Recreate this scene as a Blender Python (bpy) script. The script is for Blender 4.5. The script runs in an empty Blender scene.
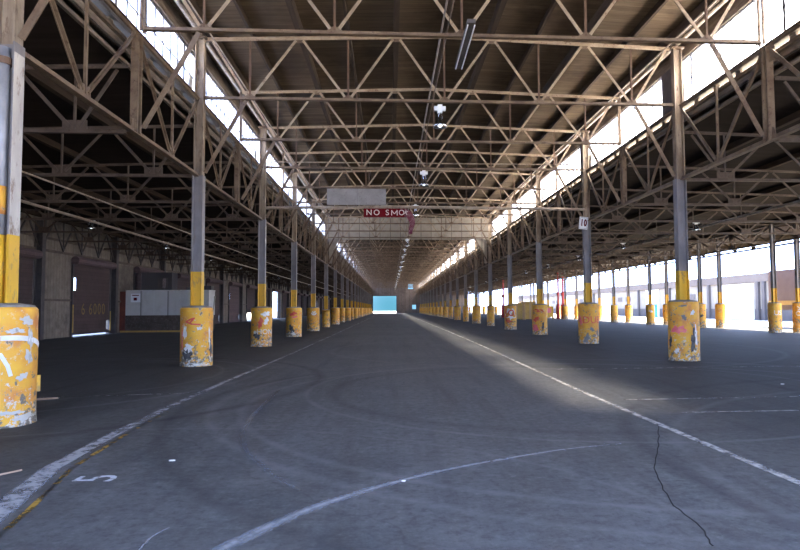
import bpy, bmesh, math, random
from mathutils import Vector, Matrix
random.seed(7)
D = bpy.data
col = bpy.context.scene.collection
SC = bpy.context.scene
# ------------------------------------------------------------ dimensions (metres)
BAY = 8.95
Y1 = 18.12                      # first full column pair of the central nave
XL, XR = -5.51, 8.77            # left / right column rows
XA, XB = 23.10, 24.63           # double column row at the open right edge
XW = -18.85                     # outer wall on the left
YEND, YBACK = 197.0, -3.6
ZB, ZS = 7.75, 5.45             # nave truss bottom chord, aisle truss bottom chord
NCOL = 20                       # columns 0..NCOL-1
def CY(n): return Y1 + (n - 1) * BAY
def TY(t): return Y1 + (t - 1) * BAY / 2

ORD = ['first','second','third','fourth','fifth','sixth','seventh','eighth','ninth','tenth','eleventh','twelfth','thirteenth','fourteenth','fifteenth','sixteenth','seventeenth','eighteenth','nineteenth']
TENS = {20:('twenty','twentieth'),30:('thirty','thirtieth'),40:('forty','fortieth')}
def ordw(i):
    if i < 20: return ORD[i-1]
    t = i//10*10; r = i % 10
    return TENS[t][1] if r == 0 else TENS[t][0] + '-' + ORD[r-1]

# ------------------------------------------------------------ mesh helpers
class MB:
    def __init__(s): s.v = []; s.f = []
    def add(s, vs, fs):
        b = len(s.v); s.v += [tuple(v) for v in vs]; s.f += [tuple(b+i for i in f) for f in fs]; return s
    def box(s, x0, x1, y0, y1, z0, z1):
        return s.add([(x0,y0,z0),(x1,y0,z0),(x1,y1,z0),(x0,y1,z0),(x0,y0,z1),(x1,y0,z1),(x1,y1,z1),(x0,y1,z1)],
                     [(0,3,2,1),(4,5,6,7),(0,1,5,4),(1,2,6,5),(2,3,7,6),(3,0,4,7)])
    def beam(s, a, b, w, h, up=(0,0,1), off=0.0):
        a = Vector(a); b = Vector(b); d = (b-a).normalized(); u = Vector(up)
        if abs(d.dot(u)) > .98: u = Vector((0,1,0))
        r = d.cross(u).normalized(); u = r.cross(d).normalized()
        a = a + u*off; b = b + u*off
        vs = []
        for p in (a, b):
            for (i, j) in ((-1,-1),(1,-1),(1,1),(-1,1)): vs.append(p + r*(i*w/2) + u*(j*h/2))
        return s.add(vs, [(0,1,2,3),(7,6,5,4),(0,4,5,1),(1,5,6,2),(2,6,7,3),(3,7,4,0)])
    def tee(s, a, b, w, h, up=(0,0,1), t=.018, flip=1):
        """back to back angles: a flange and a double web"""
        s.beam(a, b, w, t, up, off=-flip*h/2)
        a2 = Vector(a); b2 = Vector(b); d = (b2-a2).normalized(); u = Vector(up)
        if abs(d.dot(u)) > .98: u = Vector((0,1,0))
        r = d.cross(u).normalized()
        for k in (-1, 1): s.beam(a2 + r*k*.014, b2 + r*k*.014, .012, h, up)
        return s
    def tube(s, pts, r, n=10, cap=True):
        pts = [Vector(p) for p in pts]; rings = []
        for i, p in enumerate(pts):
            d = (pts[min(i+1,len(pts)-1)] - pts[max(i-1,0)]).normalized()
            u = Vector((0,0,1)) if abs(d.z) < .95 else Vector((0,1,0))
            a = d.cross(u).normalized(); b = a.cross(d).normalized()
            rings.append([p + a*math.cos(2*math.pi*k/n)*r + b*math.sin(2*math.pi*k/n)*r for k in range(n)])
        vs = [v for R in rings for v in R]; fs = []
        for i in range(len(pts)-1):
            for k in range(n):
                fs.append((i*n+k, i*n+(k+1)%n, (i+1)*n+(k+1)%n, (i+1)*n+k))
        if cap: fs.append(tuple(range(n))[::-1]); fs.append(tuple((len(pts)-1)*n+k for k in range(n)))
        return s.add(vs, fs)
    def lathe(s, prof, n=24, c=(0,0,0), cap=True):
        vs = [(c[0]+r*math.cos(2*math.pi*k/n), c[1]+r*math.sin(2*math.pi*k/n), c[2]+z) for r, z in prof for k in range(n)]
        fs = []
        for i in range(len(prof)-1):
            for k in range(n): fs.append((i*n+k, i*n+(k+1)%n, (i+1)*n+(k+1)%n, (i+1)*n+k))
        if cap: fs.append(tuple(range(n))[::-1]); fs.append(tuple((len(prof)-1)*n+k for k in range(n)))
        return s.add(vs, fs)
    def prism(s, poly, axis, a, b):
        """poly of 2-D points extruded along axis (0 x, 1 y, 2 z) from a to b"""
        def P(p, t):
            return {0:(t,p[0],p[1]), 1:(p[0],t,p[1]), 2:(p[0],p[1],t)}[axis]
        n = len(poly)
        vs = [P(p,a) for p in poly] + [P(p,b) for p in poly]
        fs = [tuple(range(n))[::-1], tuple(range(n,2*n))] + [(i,(i+1)%n,n+(i+1)%n,n+i) for i in range(n)]
        return s.add(vs, fs)
    def mesh(s, name, smooth=False):
        me = D.meshes.new(name); me.from_pydata(s.v, [], s.f); 
        bm = bmesh.new(); bm.from_mesh(me); bmesh.ops.recalc_face_normals(bm, faces=bm.faces)
        bm.to_mesh(me); bm.free()
        if smooth:
            for p in me.polygons: p.use_smooth = len(p.vertices) <= 4
        return me
    def build(s, name, m, parent=None, loc=None, smooth=False, origin=None):
        if origin is not None:
            o0 = Vector(origin); s.v = [tuple(Vector(v)-o0) for v in s.v]
        me = s.mesh(name, smooth); me.materials.append(m)
        o = D.objects.new(name, me); col.objects.link(o)
        if origin is not None: o.location = origin
        if loc is not None: o.location = loc
        if parent: o.parent = parent
        return o

def tag(o, label=None, cat=None, group=None, kind=None):
    if label: o['label'] = label
    if cat: o['category'] = cat
    if group: o['group'] = group
    if kind: o['kind'] = kind
    return o
def empty(name, loc=(0,0,0)):
    o = D.objects.new(name, None); o.empty_display_size = .2; o.location = loc; col.objects.link(o); return o
def copy_tree(o, parent=None):
    c = o.copy(); col.objects.link(c); c.parent = parent
    for ch in [x for x in D.objects if x.parent == o]: copy_tree(ch, c)
    return c
KIDS = {}
def copy_fast(root, loc):
    """copy a thing, its parts and their sub-parts; the mesh data is shared"""
    if root.name not in KIDS:
        KIDS[root.name] = [(x, [y for y in D.objects if y.parent == x]) for x in D.objects if x.parent == root]
    r = root.copy(); col.objects.link(r); r.location = loc
    for ch, subs in KIDS[root.name]:
        c = ch.copy(); col.objects.link(c); c.parent = r
        for g in subs:
            d = g.copy(); col.objects.link(d); d.parent = c
    return r

# ------------------------------------------------------------ materials
def new_mat(name):
    m = D.materials.new(name); m.use_nodes = True
    nt = m.node_tree; b = nt.nodes['Principled BSDF']
    return m, nt, b
def N(nt, typ, **kw):
    n = nt.nodes.new(typ)
    for k, v in kw.items():
        if k in n.inputs: n.inputs[k].default_value = v
        else: setattr(n, k, v)
    return n
def ramp(nt, src, stops):
    r = nt.nodes.new('ShaderNodeValToRGB'); e = r.color_ramp.elements
    e[0].position, e[1].position = stops[0][0], stops[-1][0]
    e[0].color, e[1].color = (*stops[0][1],1), (*stops[-1][1],1)
    for p, c in stops[1:-1]:
        x = e.new(p); x.color = (*c,1)
    nt.links.new(src, r.inputs[0]); return r.outputs[0]
def mixc(nt, fac, a, b):
    m = nt.nodes.new('ShaderNodeMix'); m.data_type = 'RGBA'
    for s, v in ((m.inputs[0],fac),(m.inputs[6],a),(m.inputs[7],b)):
        if isinstance(v, (int,float)): s.default_value = v
        elif isinstance(v, tuple): s.default_value = (*v,1)
        else: nt.links.new(v, s)
    return m.outputs[2]
def math_(nt, op, a, b=None, clamp=False):
    m = nt.nodes.new('ShaderNodeMath'); m.operation = op; m.use_clamp = clamp
    for i, v in enumerate((a,b)):
        if v is None: continue
        if isinstance(v,(int,float)): m.inputs[i].default_value = v
        else: nt.links.new(v, m.inputs[i])
    return m.outputs[0]
def coords(nt, scale=(1,1,1), rand=True):
    tc = nt.nodes.new('ShaderNodeTexCoord'); mp = nt.nodes.new('ShaderNodeMapping')
    mp.inputs['Scale'].default_value = scale
    nt.links.new(tc.outputs['Object'], mp.inputs[0])
    if rand:
        oi = nt.nodes.new('ShaderNodeObjectInfo')
        v = nt.nodes.new('ShaderNodeVectorMath'); v.operation = 'MULTIPLY'
        cb = nt.nodes.new('ShaderNodeCombineXYZ')
        k = math_(nt, 'MULTIPLY', oi.outputs['Random'], 37.0)
        for i in range(3): nt.links.new(k, cb.inputs[i])
        nt.links.new(cb.outputs[0], mp.inputs['Location'])
    return mp.outputs[0], tc
def noise(nt, vec, scale, detail=4, rough=.55):
    n = nt.nodes.new('ShaderNodeTexNoise'); n.inputs['Scale'].default_value = scale
    n.inputs['Detail'].default_value = detail; n.inputs['Roughness'].default_value = rough
    nt.links.new(vec, n.inputs['Vector']); return n.outputs['Fac']
def bump(nt, b, h, strength=.3, dist=.02):
    n = nt.nodes.new('ShaderNodeBump'); n.inputs['Strength'].default_value = strength; n.inputs['Distance'].default_value = dist
    nt.links.new(h, n.inputs['Height']); nt.links.new(n.outputs[0], b.inputs['Normal'])
def worn(name, a, b2, c=None, scale=3, rough=.8, stretch=(1,1,1), metal=0, lo=.35, hi=.65, bmp=.2):
    m, nt, b = new_mat(name); v, _ = coords(nt, stretch)
    n1 = noise(nt, v, scale, 6, .65)
    colr = ramp(nt, n1, [(lo, a), (hi, b2)])
    if c:
        n2 = noise(nt, v, scale*3.1, 5, .7)
        f = ramp(nt, n2, [(.55,(0,0,0)),(.68,(1,1,1))])
        colr = mixc(nt, f, colr, c)
    nt.links.new(colr, b.inputs['Base Color']); b.inputs['Roughness'].default_value = rough; b.inputs['Metallic'].default_value = metal
    if rough >= .8: b.inputs['Specular IOR Level'].default_value = .15
    if bmp: bump(nt, b, n1, bmp, .01)
    return m
M = {}
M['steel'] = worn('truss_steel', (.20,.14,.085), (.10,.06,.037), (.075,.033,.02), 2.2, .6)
M['steel_light'] = worn('truss_brace_steel', (.40,.31,.21), (.26,.18,.115), (.15,.08,.045), 2.5, .45)  # lighter copy of the truss steel, bright highlights put into the colour
M['rust'] = worn('rusty_hanger_steel', (.15,.085,.05), (.09,.05,.03), None, 3, .7)
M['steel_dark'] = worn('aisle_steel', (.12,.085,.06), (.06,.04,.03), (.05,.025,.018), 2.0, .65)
M['shaft'] = worn('grey_shaft_paint', (.27,.25,.25), (.17,.155,.155), (.22,.18,.15), 2.5, .55, (1,1,.4))
M['shaft_up'] = worn('upper_shaft_paint', (.38,.30,.21), (.15,.10,.065), (.10,.055,.035), 2.5, .6, (1,1,.3))
M['band'] = worn('yellow_band_paint', (.80,.47,.03), (.70,.38,.03), (.4,.25,.08), 2.0, .55, (1,1,.5), hi=.8)
M['wood_dark'] = worn('purlin_timber', (.045,.03,.022), (.07,.05,.035), None, 3, .9, (3,.3,3))
M['fascia'] = worn('flashing_boards', (.26,.21,.16), (.13,.10,.08), (.08,.06,.045), 2.5, .85, (1,.3,3))
M['pipe'] = worn('old_pipe_paint', (.36,.30,.23), (.22,.165,.12), (.13,.08,.05), 3, .5)
M['white_box'] = worn('weathered_white_board', (.62,.60,.56), (.5,.48,.44), (.35,.32,.28), 2.5, .6)
M['grey_board'] = worn('dusty_grey_board', (.27,.25,.24), (.21,.195,.185), (.16,.14,.13), 2.5, .7)
M['dark'] = worn('dark_steel', (.06,.055,.055), (.1,.085,.08), None, 3, .7)  # plain dark steel, slightly mottled
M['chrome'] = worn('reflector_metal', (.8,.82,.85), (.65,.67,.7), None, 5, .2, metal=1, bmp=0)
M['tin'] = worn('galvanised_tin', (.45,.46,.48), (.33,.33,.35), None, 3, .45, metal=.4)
M['white'] = worn('white_enamel', (.85,.87,.9), (.75,.77,.8), None, 3, .4, bmp=0)
M['red'] = worn('red_sign_paint', (.15,.004,.009), (.10,.003,.007), (.08,.012,.014), 4, .9)
M['red_pipe'] = worn('red_hydrant_paint', (.55,.06,.05), (.4,.03,.04), None, 4, .5)
M['pink'] = worn('pink_spray_paint', (.85,.16,.2), (.8,.22,.22), None, 4, .6, bmp=0)
M['redspray'] = worn('red_spray_paint', (.75,.08,.05), (.7,.15,.08), None, 4, .6, bmp=0)
M['wspray'] = worn('white_spray_paint', (.85,.84,.82), (.72,.7,.66), None, 6, .6, bmp=0)
M['bspray'] = worn('charcoal_scrape', (.06,.06,.065), (.17,.16,.15), None, 8, .8, bmp=0)
M['cream'] = worn('cream_letters', (.7,.62,.55), (.6,.5,.45), None, 6, .6, bmp=0)
M['black'] = worn('black_letters', (.03,.03,.03), (.06,.05,.05), None, 6, .6, bmp=0)
M['yellow_wood'] = worn('ochre_crate_paint', (.55,.36,.1), (.42,.28,.1), (.3,.2,.1), 2, .8)
M['blue'] = worn('blue_plastic', (.015,.13,.42), (.02,.16,.45), None, 2, .5)
M['rubber'] = worn('black_rubber', (.02,.02,.02), (.035,.035,.035), None, 4, .85)
M['twig'] = worn('splintered_wood', (.5,.36,.26), (.38,.26,.18), None, 6, .9)
M['lit_peel'] = worn('lit_peeled_cream_paint', (.62,.58,.50), (.46,.42,.38), (.25,.17,.12), 3, .6, (1,1,.4))  # peeled cream paint, paled further by window light mixed into the colour

# concrete filled drum: yellow paint, chipped down to white, orange and grey, scraped at the foot
def drum_mat():
    m, nt, b = new_mat('chipped_yellow_drum'); v, tc = coords(nt)
    n1 = noise(nt, v, 3.0, 5, .6); n2 = noise(nt, v, 7.0, 6, .7); n3 = noise(nt, v, 2.1, 3, .5); n4 = noise(nt, v, 12, 6, .75)
    c = ramp(nt, n1, [(.35,(.86,.48,.045)),(.55,(.80,.39,.045)),(.68,(.66,.25,.06))])
    c = mixc(nt, ramp(nt, n2, [(.57,(0,0,0)),(.66,(.9,.9,.9))]), c, (.74,.66,.5))
    c = mixc(nt, ramp(nt, n3, [(.5,(0,0,0)),(.7,(.6,.6,.6))]), c, (.72,.28,.04))
    c = mixc(nt, ramp(nt, n4, [(.62,(0,0,0)),(.66,(1,1,1))]), c, (.34,.27,.2))
    sep = nt.nodes.new('ShaderNodeSeparateXYZ'); nt.links.new(tc.outputs['Object'], sep.inputs[0])
    low = math_(nt, 'SUBTRACT', 1.0, math_(nt, 'DIVIDE', sep.outputs[2], .85), True)   # bumper and tyre scrapes sit low on the drum
    k = math_(nt, 'ADD', n2, math_(nt, 'MULTIPLY', low, .13))
    k = math_(nt, 'ADD', k, math_(nt, 'MULTIPLY', math_(nt,'SUBTRACT', n3, .5), .35))
    c = mixc(nt, ramp(nt, k, [(.60,(0,0,0)),(.64,(1,1,1))]), c, (.2,.17,.13))
    k2 = math_(nt, 'ADD', n4, math_(nt, 'MULTIPLY', low, .12))
    c = mixc(nt, ramp(nt, k2, [(.63,(0,0,0)),(.66,(1,1,1))]), c, (.66,.62,.54))
    nt.links.new(c, b.inputs['Base Color']); b.inputs['Roughness'].default_value = .65
    bump(nt, b, n2, .35, .015)
    return m
M['drum'] = drum_mat()
M['cap'] = worn('drum_concrete_top', (.3,.29,.28), (.2,.19,.18), None, 5, .9)

# asphalt floor with tyre arcs, cracks and patches
def floor_mat():
    m, nt, b = new_mat('old_asphalt'); tc = nt.nodes.new('ShaderNodeTexCoord')
    v = tc.outputs['Object']
    big = noise(nt, v, .22, 4, .6); mid = noise(nt, v, 1.3, 6, .7); fine = noise(nt, v, 22, 5, .75)
    c = ramp(nt, big, [(.35,(.072,.077,.082)),(.65,(.125,.131,.138))])
    c2 = ramp(nt, mid, [(.33,(.045,.048,.052)),(.7,(.215,.22,.228))])
    c = mixc(nt, .45, c, c2)
    c = mixc(nt, ramp(nt, fine, [(.45,(0,0,0)),(.75,(.55,.55,.55))]), c, (.17,.17,.18))
    sp_ = noise(nt, v, 9.0, 6, .8)
    c = mixc(nt, ramp(nt, sp_, [(.38,(.55,.55,.55)),(.5,(0,0,0))]), c, (.05,.053,.056))
    c = mixc(nt, ramp(nt, sp_, [(.55,(0,0,0)),(.68,(.5,.5,.5))]), c, (.22,.225,.23))
    # long smears along the driving direction
    mp = nt.nodes.new('ShaderNodeMapping'); mp.inputs['Scale'].default_value = (2.2,.12,1); nt.links.new(v, mp.inputs[0])
    sm = noise(nt, mp.outputs[0], 1.0, 5, .7)
    c = mixc(nt, ramp(nt, sm, [(.48,(0,0,0)),(.75,(.45,.45,.45))]), c, (.035,.035,.04))
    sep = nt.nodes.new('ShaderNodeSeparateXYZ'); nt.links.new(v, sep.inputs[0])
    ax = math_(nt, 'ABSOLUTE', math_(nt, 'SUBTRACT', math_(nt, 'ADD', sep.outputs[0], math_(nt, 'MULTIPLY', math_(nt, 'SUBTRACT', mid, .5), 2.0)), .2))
    lane = math_(nt, 'DIVIDE', math_(nt, 'SUBTRACT', ax, 3.4), 1.6, True)      # asphalt darker to either side of the lane
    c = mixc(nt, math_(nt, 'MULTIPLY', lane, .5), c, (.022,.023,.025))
    wob = math_(nt, 'MULTIPLY', math_(nt, 'SUBTRACT', noise(nt, v, .8, 3, .5), .5), .12)
    def arc(cx, cy, r, w, colr, amt, c):
        dx = math_(nt,'SUBTRACT',sep.outputs[0],cx); dy = math_(nt,'SUBTRACT',sep.outputs[1],cy)
        d = math_(nt,'SQRT', math_(nt,'ADD', math_(nt,'MULTIPLY',dx,dx), math_(nt,'MULTIPLY',dy,dy)))
        d = math_(nt,'ADD', d, wob)
        e = math_(nt,'ABSOLUTE', math_(nt,'SUBTRACT', d, r))
        f = math_(nt,'SUBTRACT', 1.0, math_(nt,'DIVIDE', e, w), True)
        f = math_(nt,'MULTIPLY', f, math_(nt,'MULTIPLY', ramp(nt, mid, [(.3,(.2,.2,.2)),(.6,(1,1,1))]), amt), True)
        return mixc(nt, f, c, colr)
    grey = (.20,.20,.215)
    for a in ((2.6,2.4,4.75,.14,grey,.0),):
        c = arc(*a, c)
    for cx, cy, r, w, am in ((4.0,11.0,6.4,.10,.55),(4.6,11.3,7.5,.12,.5),(3.6,12.4,5.2,.08,.5),(-9.5,15,6.2,.12,.4),(-9.2,15.4,5.0,.1,.35),
                             (9.5,5,6.5,.12,.35),(10,4.6,5.4,.1,.35),(6,24,8.2,.15,.35),(-3,3,5.6,.06,.35)):
        c = arc(cx, cy, r, w, grey, am, c)
    for cx, cy, r, w, am in ((5.0,10.6,8.3,.16,.5),(3.3,12.2,4.4,.2,.4),(10,6,7.2,.2,.5),(-9,14,7.4,.2,.6)):
        c = arc(cx, cy, r, w, (.028,.028,.032), am, c)
    # hairline cracks
    vo = nt.nodes.new('ShaderNodeTexVoronoi'); vo.feature = 'DISTANCE_TO_EDGE'; vo.inputs['Scale'].default_value = .16
    dv = nt.nodes.new('ShaderNodeVectorMath'); dv.operation = 'ADD'
    nn = nt.nodes.new('ShaderNodeTexNoise'); nn.inputs['Scale'].default_value = .9; nn.inputs['Detail'].default_value = 5; nt.links.new(v, nn.inputs['Vector'])
    nt.links.new(v, dv.inputs[0]); nt.links.new(nn.outputs['Color'], dv.inputs[1]); nt.links.new(dv.outputs[0], vo.inputs['Vector'])
    c = mixc(nt, ramp(nt, vo.outputs['Distance'], [(.0,(.22,.22,.22)),(.003,(0,0,0))]), c, (.022,.022,.024))
    nt.links.new(c, b.inputs['Base Color'])
    rg = ramp(nt, mid, [(.3,(.62,.62,.62)),(.7,(.85,.85,.85))]); nt.links.new(rg, b.inputs['Roughness'])
    b.inputs['Specular IOR Level'].default_value = .22
    bump(nt, b, fine, .35, .006)
    return m
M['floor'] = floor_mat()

def paint_line_mat(name, colr, thr, scale=5.0, soft=0.0, amount=1.0):
    """traffic paint worn through to the asphalt"""
    m, nt, b = new_mat(name); v, _ = coords(nt, (1,1,1), False)
    n1 = noise(nt, v, scale, 7, .75); n2 = noise(nt, v, .5, 3, .6)
    k = math_(nt, 'ADD', n1, math_(nt, 'MULTIPLY', math_(nt,'SUBTRACT', n2, .5), .35))
    a = ramp(nt, k, [(thr,(0,0,0)),(thr+.06+soft*.25,(amount,)*3)])
    if soft:
        uvn = nt.nodes.new('ShaderNodeTexCoord'); sp = nt.nodes.new('ShaderNodeSeparateXYZ'); nt.links.new(uvn.outputs['UV'], sp.inputs[0])
        e_ = math_(nt, 'SUBTRACT', 1.0, math_(nt, 'ABSOLUTE', math_(nt, 'SUBTRACT', math_(nt, 'MULTIPLY', sp.outputs[1], 2.0), 1.0)), True)
        a = math_(nt, 'MULTIPLY', a, math_(nt, 'MINIMUM', math_(nt, 'MULTIPLY', e_, 1.0/soft), 1.0), True)
    b.inputs['Base Color'].default_value = (*colr,1); b.inputs['Roughness'].default_value = .7
    tr = nt.nodes.new('ShaderNodeBsdfTransparent'); mx = nt.nodes.new('ShaderNodeMixShader')
    nt.links.new(a, mx.inputs[0]); nt.links.new(tr.outputs[0], mx.inputs[1]); nt.links.new(b.outputs[0], mx.inputs[2])
    nt.links.new(mx.outputs[0], nt.nodes['Material Output'].inputs[0])
    return m
M['line_left'] = paint_line_mat('worn_grey_white_line', (.40,.42,.46), .42, 6, .3, .9)
M['line_right'] = paint_line_mat('worn_white_line', (.50,.50,.49), .41, 6, .4, .95)
M['line_thin'] = paint_line_mat('faded_line', (.50,.50,.50), .43, 5, .5, .9)
M['line_yellow'] = paint_line_mat('faded_yellow_line', (.45,.27,.04), .53, 6)
M['scuff'] = paint_line_mat('chalky_tyre_scuff', (.34,.36,.40), .25, 8, .9, .85)
M['scuff_faint'] = paint_line_mat('faint_tyre_scuff', (.22,.23,.26), .30, 8, 1.0, .4)
M['five'] = paint_line_mat('floor_number_paint', (.62,.66,.72), .40, 9)
M['crack'] = worn('tar_crack', (.03,.03,.03), (.04,.04,.04), None, 6, .9, bmp=0)

# roof boards run across the nave
def deck_mat(name, a, b2, c3):
    m, nt, b = new_mat(name); tc = nt.nodes.new('ShaderNodeTexCoord'); v = tc.outputs['Object']
    sep = nt.nodes.new('ShaderNodeSeparateXYZ'); nt.links.new(v, sep.inputs[0])
    y = math_(nt,'DIVIDE', sep.outputs[1], .235)
    fr = math_(nt,'FRACT', y); bid = math_(nt,'FLOOR', y)
    wn = nt.nodes.new('ShaderNodeTexWhiteNoise'); wn.noise_dimensions = '1D'; nt.links.new(bid, wn.inputs['W'])
    mp = nt.nodes.new('ShaderNodeMapping'); mp.inputs['Scale'].default_value = (.5,5,1); nt.links.new(v, mp.inputs[0])
    n1 = noise(nt, mp.outputs[0], 1.3, 6, .7); n2 = noise(nt, v, .5, 4, .65)
    c = ramp(nt, n1, [(.3,a),(.7,b2)])
    c = mixc(nt, math_(nt,'MULTIPLY', wn.outputs['Value'], .45), c, c3)
    c = mixc(nt, ramp(nt, n2, [(.5,(0,0,0)),(.66,(.6,.6,.6))]), c, c3)
    c = mixc(nt, ramp(nt, fr, [(.0,(1,1,1)),(.06,(0,0,0))]), c, (.03,.022,.016))
    nt.links.new(c, b.inputs['Base Color']); b.inputs['Roughness'].default_value = .95; b.inputs['Specular IOR Level'].default_value = .08
    bump(nt, b, n1, .3, .01)
    return m
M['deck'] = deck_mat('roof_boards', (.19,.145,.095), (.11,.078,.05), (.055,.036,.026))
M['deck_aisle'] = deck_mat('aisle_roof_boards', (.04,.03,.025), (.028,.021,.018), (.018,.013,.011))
M['roof_top'] = worn('pale_roofing', (.62,.6,.56), (.5,.48,.45), None, 1, .8, bmp=0)

# whitewashed wall boards (vertical)
def boards(name, a, b2, c3, w=.3, axis=1):
    m, nt, b = new_mat(name); tc = nt.nodes.new('ShaderNodeTexCoord'); v = tc.outputs['Object']
    sep = nt.nodes.new('ShaderNodeSeparateXYZ'); nt.links.new(v, sep.inputs[0])
    y = math_(nt,'DIVIDE', sep.outputs[axis], w)
    fr = math_(nt,'FRACT', y); bid = math_(nt,'FLOOR', y)
    wn = nt.nodes.new('ShaderNodeTexWhiteNoise'); wn.noise_dimensions = '1D'; nt.links.new(bid, wn.inputs['W'])
    n1 = noise(nt, v, 2.4, 6, .7); n2 = noise(nt, v, .6, 4, .65)
    c = ramp(nt, n1, [(.3,a),(.7,b2)])
    c = mixc(nt, math_(nt,'MULTIPLY', wn.outputs['Value'], .35), c, c3)
    c = mixc(nt, ramp(nt, n2, [(.52,(0,0,0)),(.68,(.6,.6,.6))]), c, c3)
    c = mixc(nt, ramp(nt, fr, [(.0,(1,1,1)),(.08,(0,0,0))]), c, tuple(x*.3 for x in c3))
    nt.links.new(c, b.inputs['Base Color']); b.inputs['Roughness'].default_value = .85
    bump(nt, b, fr, .2, .01)
    return m
M['wallboards'] = boards('whitewashed_boards', (.28,.24,.19), (.16,.13,.105), (.08,.06,.05))
M['bulkhead'] = boards('pale_fire_curtain', (.46,.41,.33), (.34,.29,.23), (.2,.165,.13), .9, 0)
M['shutter'] = boards('brown_shutter_slats', (.10,.065,.06), (.075,.048,.045), (.05,.032,.032), .22, 2)
M['shutter_pink'] = boards('mauve_shutter_slats', (.16,.11,.11), (.12,.08,.085), (.08,.05,.055), .22, 2)
M['endwall'] = boards('soot_stained_end_wall', (.22,.18,.16), (.14,.11,.1), (.08,.06,.05), 1.2, 0)
M['partition'] = boards('grey_partition_panels', (.60,.59,.57), (.52,.51,.49), (.44,.42,.4), 1.85, 0)
M['wainscot'] = worn('grey_brown_wainscot', (.11,.09,.08), (.07,.055,.05), (.17,.15,.14), 3, .8)
M['maroon'] = worn('maroon_panel', (.16,.035,.02), (.09,.02,.015), None, 2, .6)
M['pallid'] = worn('white_rendered_wall', (.25,.235,.22), (.21,.2,.19), None, .6, .8, bmp=0)
M['pallid_grey'] = worn('pale_grey_band', (.10,.095,.10), (.08,.075,.08), None, .6, .8, bmp=0)
M['pallid_pink'] = worn('pale_pink_render', (.13,.115,.11), (.11,.095,.09), None, .6, .8, bmp=0)
M['trailer'] = worn('dull_mauve_trailer', (.20,.145,.15), (.16,.115,.12), None, 1, .7, bmp=0)
M['trailer_rail'] = worn('ochre_trailer_rail', (.6,.38,.12), (.5,.3,.1), None, 3, .7)
M['concrete'] = worn('sunlit_concrete_yard', (.24,.235,.23), (.2,.195,.19), (.17,.165,.16), .8, .85)

def pane_mat():
    m, nt, b = new_mat('wired_frosted_glass')
    tr = nt.nodes.new('ShaderNodeBsdfTransparent'); tr.inputs[0].default_value = (.93,.95,1,1)
    tl = nt.nodes.new('ShaderNodeBsdfTranslucent'); tl.inputs[0].default_value = (.9,.92,.97,1)
    gl = nt.nodes.new('ShaderNodeBsdfGlossy'); gl.inputs['Roughness'].default_value = .15
    m1 = nt.nodes.new('ShaderNodeMixShader'); m1.inputs[0].default_value = .45
    m2 = nt.nodes.new('ShaderNodeMixShader'); m2.inputs[0].default_value = .04
    nt.links.new(tr.outputs[0], m1.inputs[1]); nt.links.new(tl.outputs[0], m1.inputs[2])
    nt.links.new(m1.outputs[0], m2.inputs[1]); nt.links.new(gl.outputs[0], m2.inputs[2])
    nt.links.new(m2.outputs[0], nt.nodes['Material Output'].inputs[0])
    return m
M['pane'] = pane_mat()
def emis(name, c, s):
    m, nt, b = new_mat(name); b.inputs['Base Color'].default_value = (*c,1)
    b.inputs['Emission Color'].default_value = (*c,1); b.inputs['Emission Strength'].default_value = s; return m
M['bulb'] = emis('lamp_bulb_glow', (.85,.92,1), 2.5)

# ------------------------------------------------------------ setting: ground, floor, roofs, walls
def struct(mb, name, m, **kw):
    o = mb.build(name, m, **kw); o['kind'] = 'structure'; return o
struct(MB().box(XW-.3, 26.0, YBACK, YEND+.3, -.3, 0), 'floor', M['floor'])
g = MB().box(26.0, 90, -60, 330, -.35, -.05).box(XW-40, XW-.3, -60, 330, -.35, -.05).box(XW-.3, 26.0, YEND+.3, 330, -.35, -.05).box(XW-.3, 26.0, -60, YBACK, -.35, -.05)
struct(g, 'floor_yard', M['concrete'])

# nave roof, gently pitched
def zdeck(x):
    c = (XL+XR)/2; return 10.12 - abs(x-c)/(XR-c+1)*.3
xe0, xe1, xc = XL-1.0, XR+1.0, (XL+XR)/2
r = MB()
r.prism([(xe0, zdeck(xe0)), (xc, zdeck(xc)), (xe1, zdeck(xe1)), (xe1, zdeck(xe1)+.12), (xc, zdeck(xc)+.12), (xe0, zdeck(xe0)+.12)], 1, YBACK, YEND)
struct(r, 'ceiling', M['deck'])
# aisle roofs slope away from the nave
ZA0, ZA1 = 7.22, 6.75
def zaL(x): return ZA0 - (XL - x)/(XL-XW)*(ZA0-ZA1)
XRE = 28.0
def zaR(x): return ZA0 - (x - XR)/(XB-XR)*(ZA0-ZA1)
r = MB(); r.prism([(XW-.3, zaL(XW-.3)), (XL-.42, zaL(XL-.42)), (XL-.42, zaL(XL)+.12), (XW-.3, zaL(XW-.3)+.12)], 1, YBACK, YEND)
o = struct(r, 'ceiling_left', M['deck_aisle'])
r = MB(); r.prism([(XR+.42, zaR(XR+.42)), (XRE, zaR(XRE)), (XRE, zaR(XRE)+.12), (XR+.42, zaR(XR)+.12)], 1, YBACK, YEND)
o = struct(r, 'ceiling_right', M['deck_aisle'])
EAVE = MB().box(XRE-.02, XRE+.06, YBACK, YEND, 6.22, zaR(XRE)+.1)
# roofing felt on top, seen only from outside and by the light
r = MB(); r.prism([(XW-.3, zaL(XW-.3)+.13), (XL-.42, zaL(XL-.42)+.15), (XL-.42, zaL(XL-.42)+.2), (XW-.3, zaL(XW-.3)+.18)], 1, YBACK, YEND)
struct(r, 'ceiling_left_felt', M['roof_top'])
r = MB(); r.prism([(XR+.42, zaR(XR+.42)+.15), (XRE, zaR(XRE)+.13), (XRE, zaR(XRE)+.18), (XR+.42, zaR(XR+.42)+.2)], 1, YBACK, YEND)
struct(r, 'ceiling_right_felt', M['roof_top'])

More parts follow.
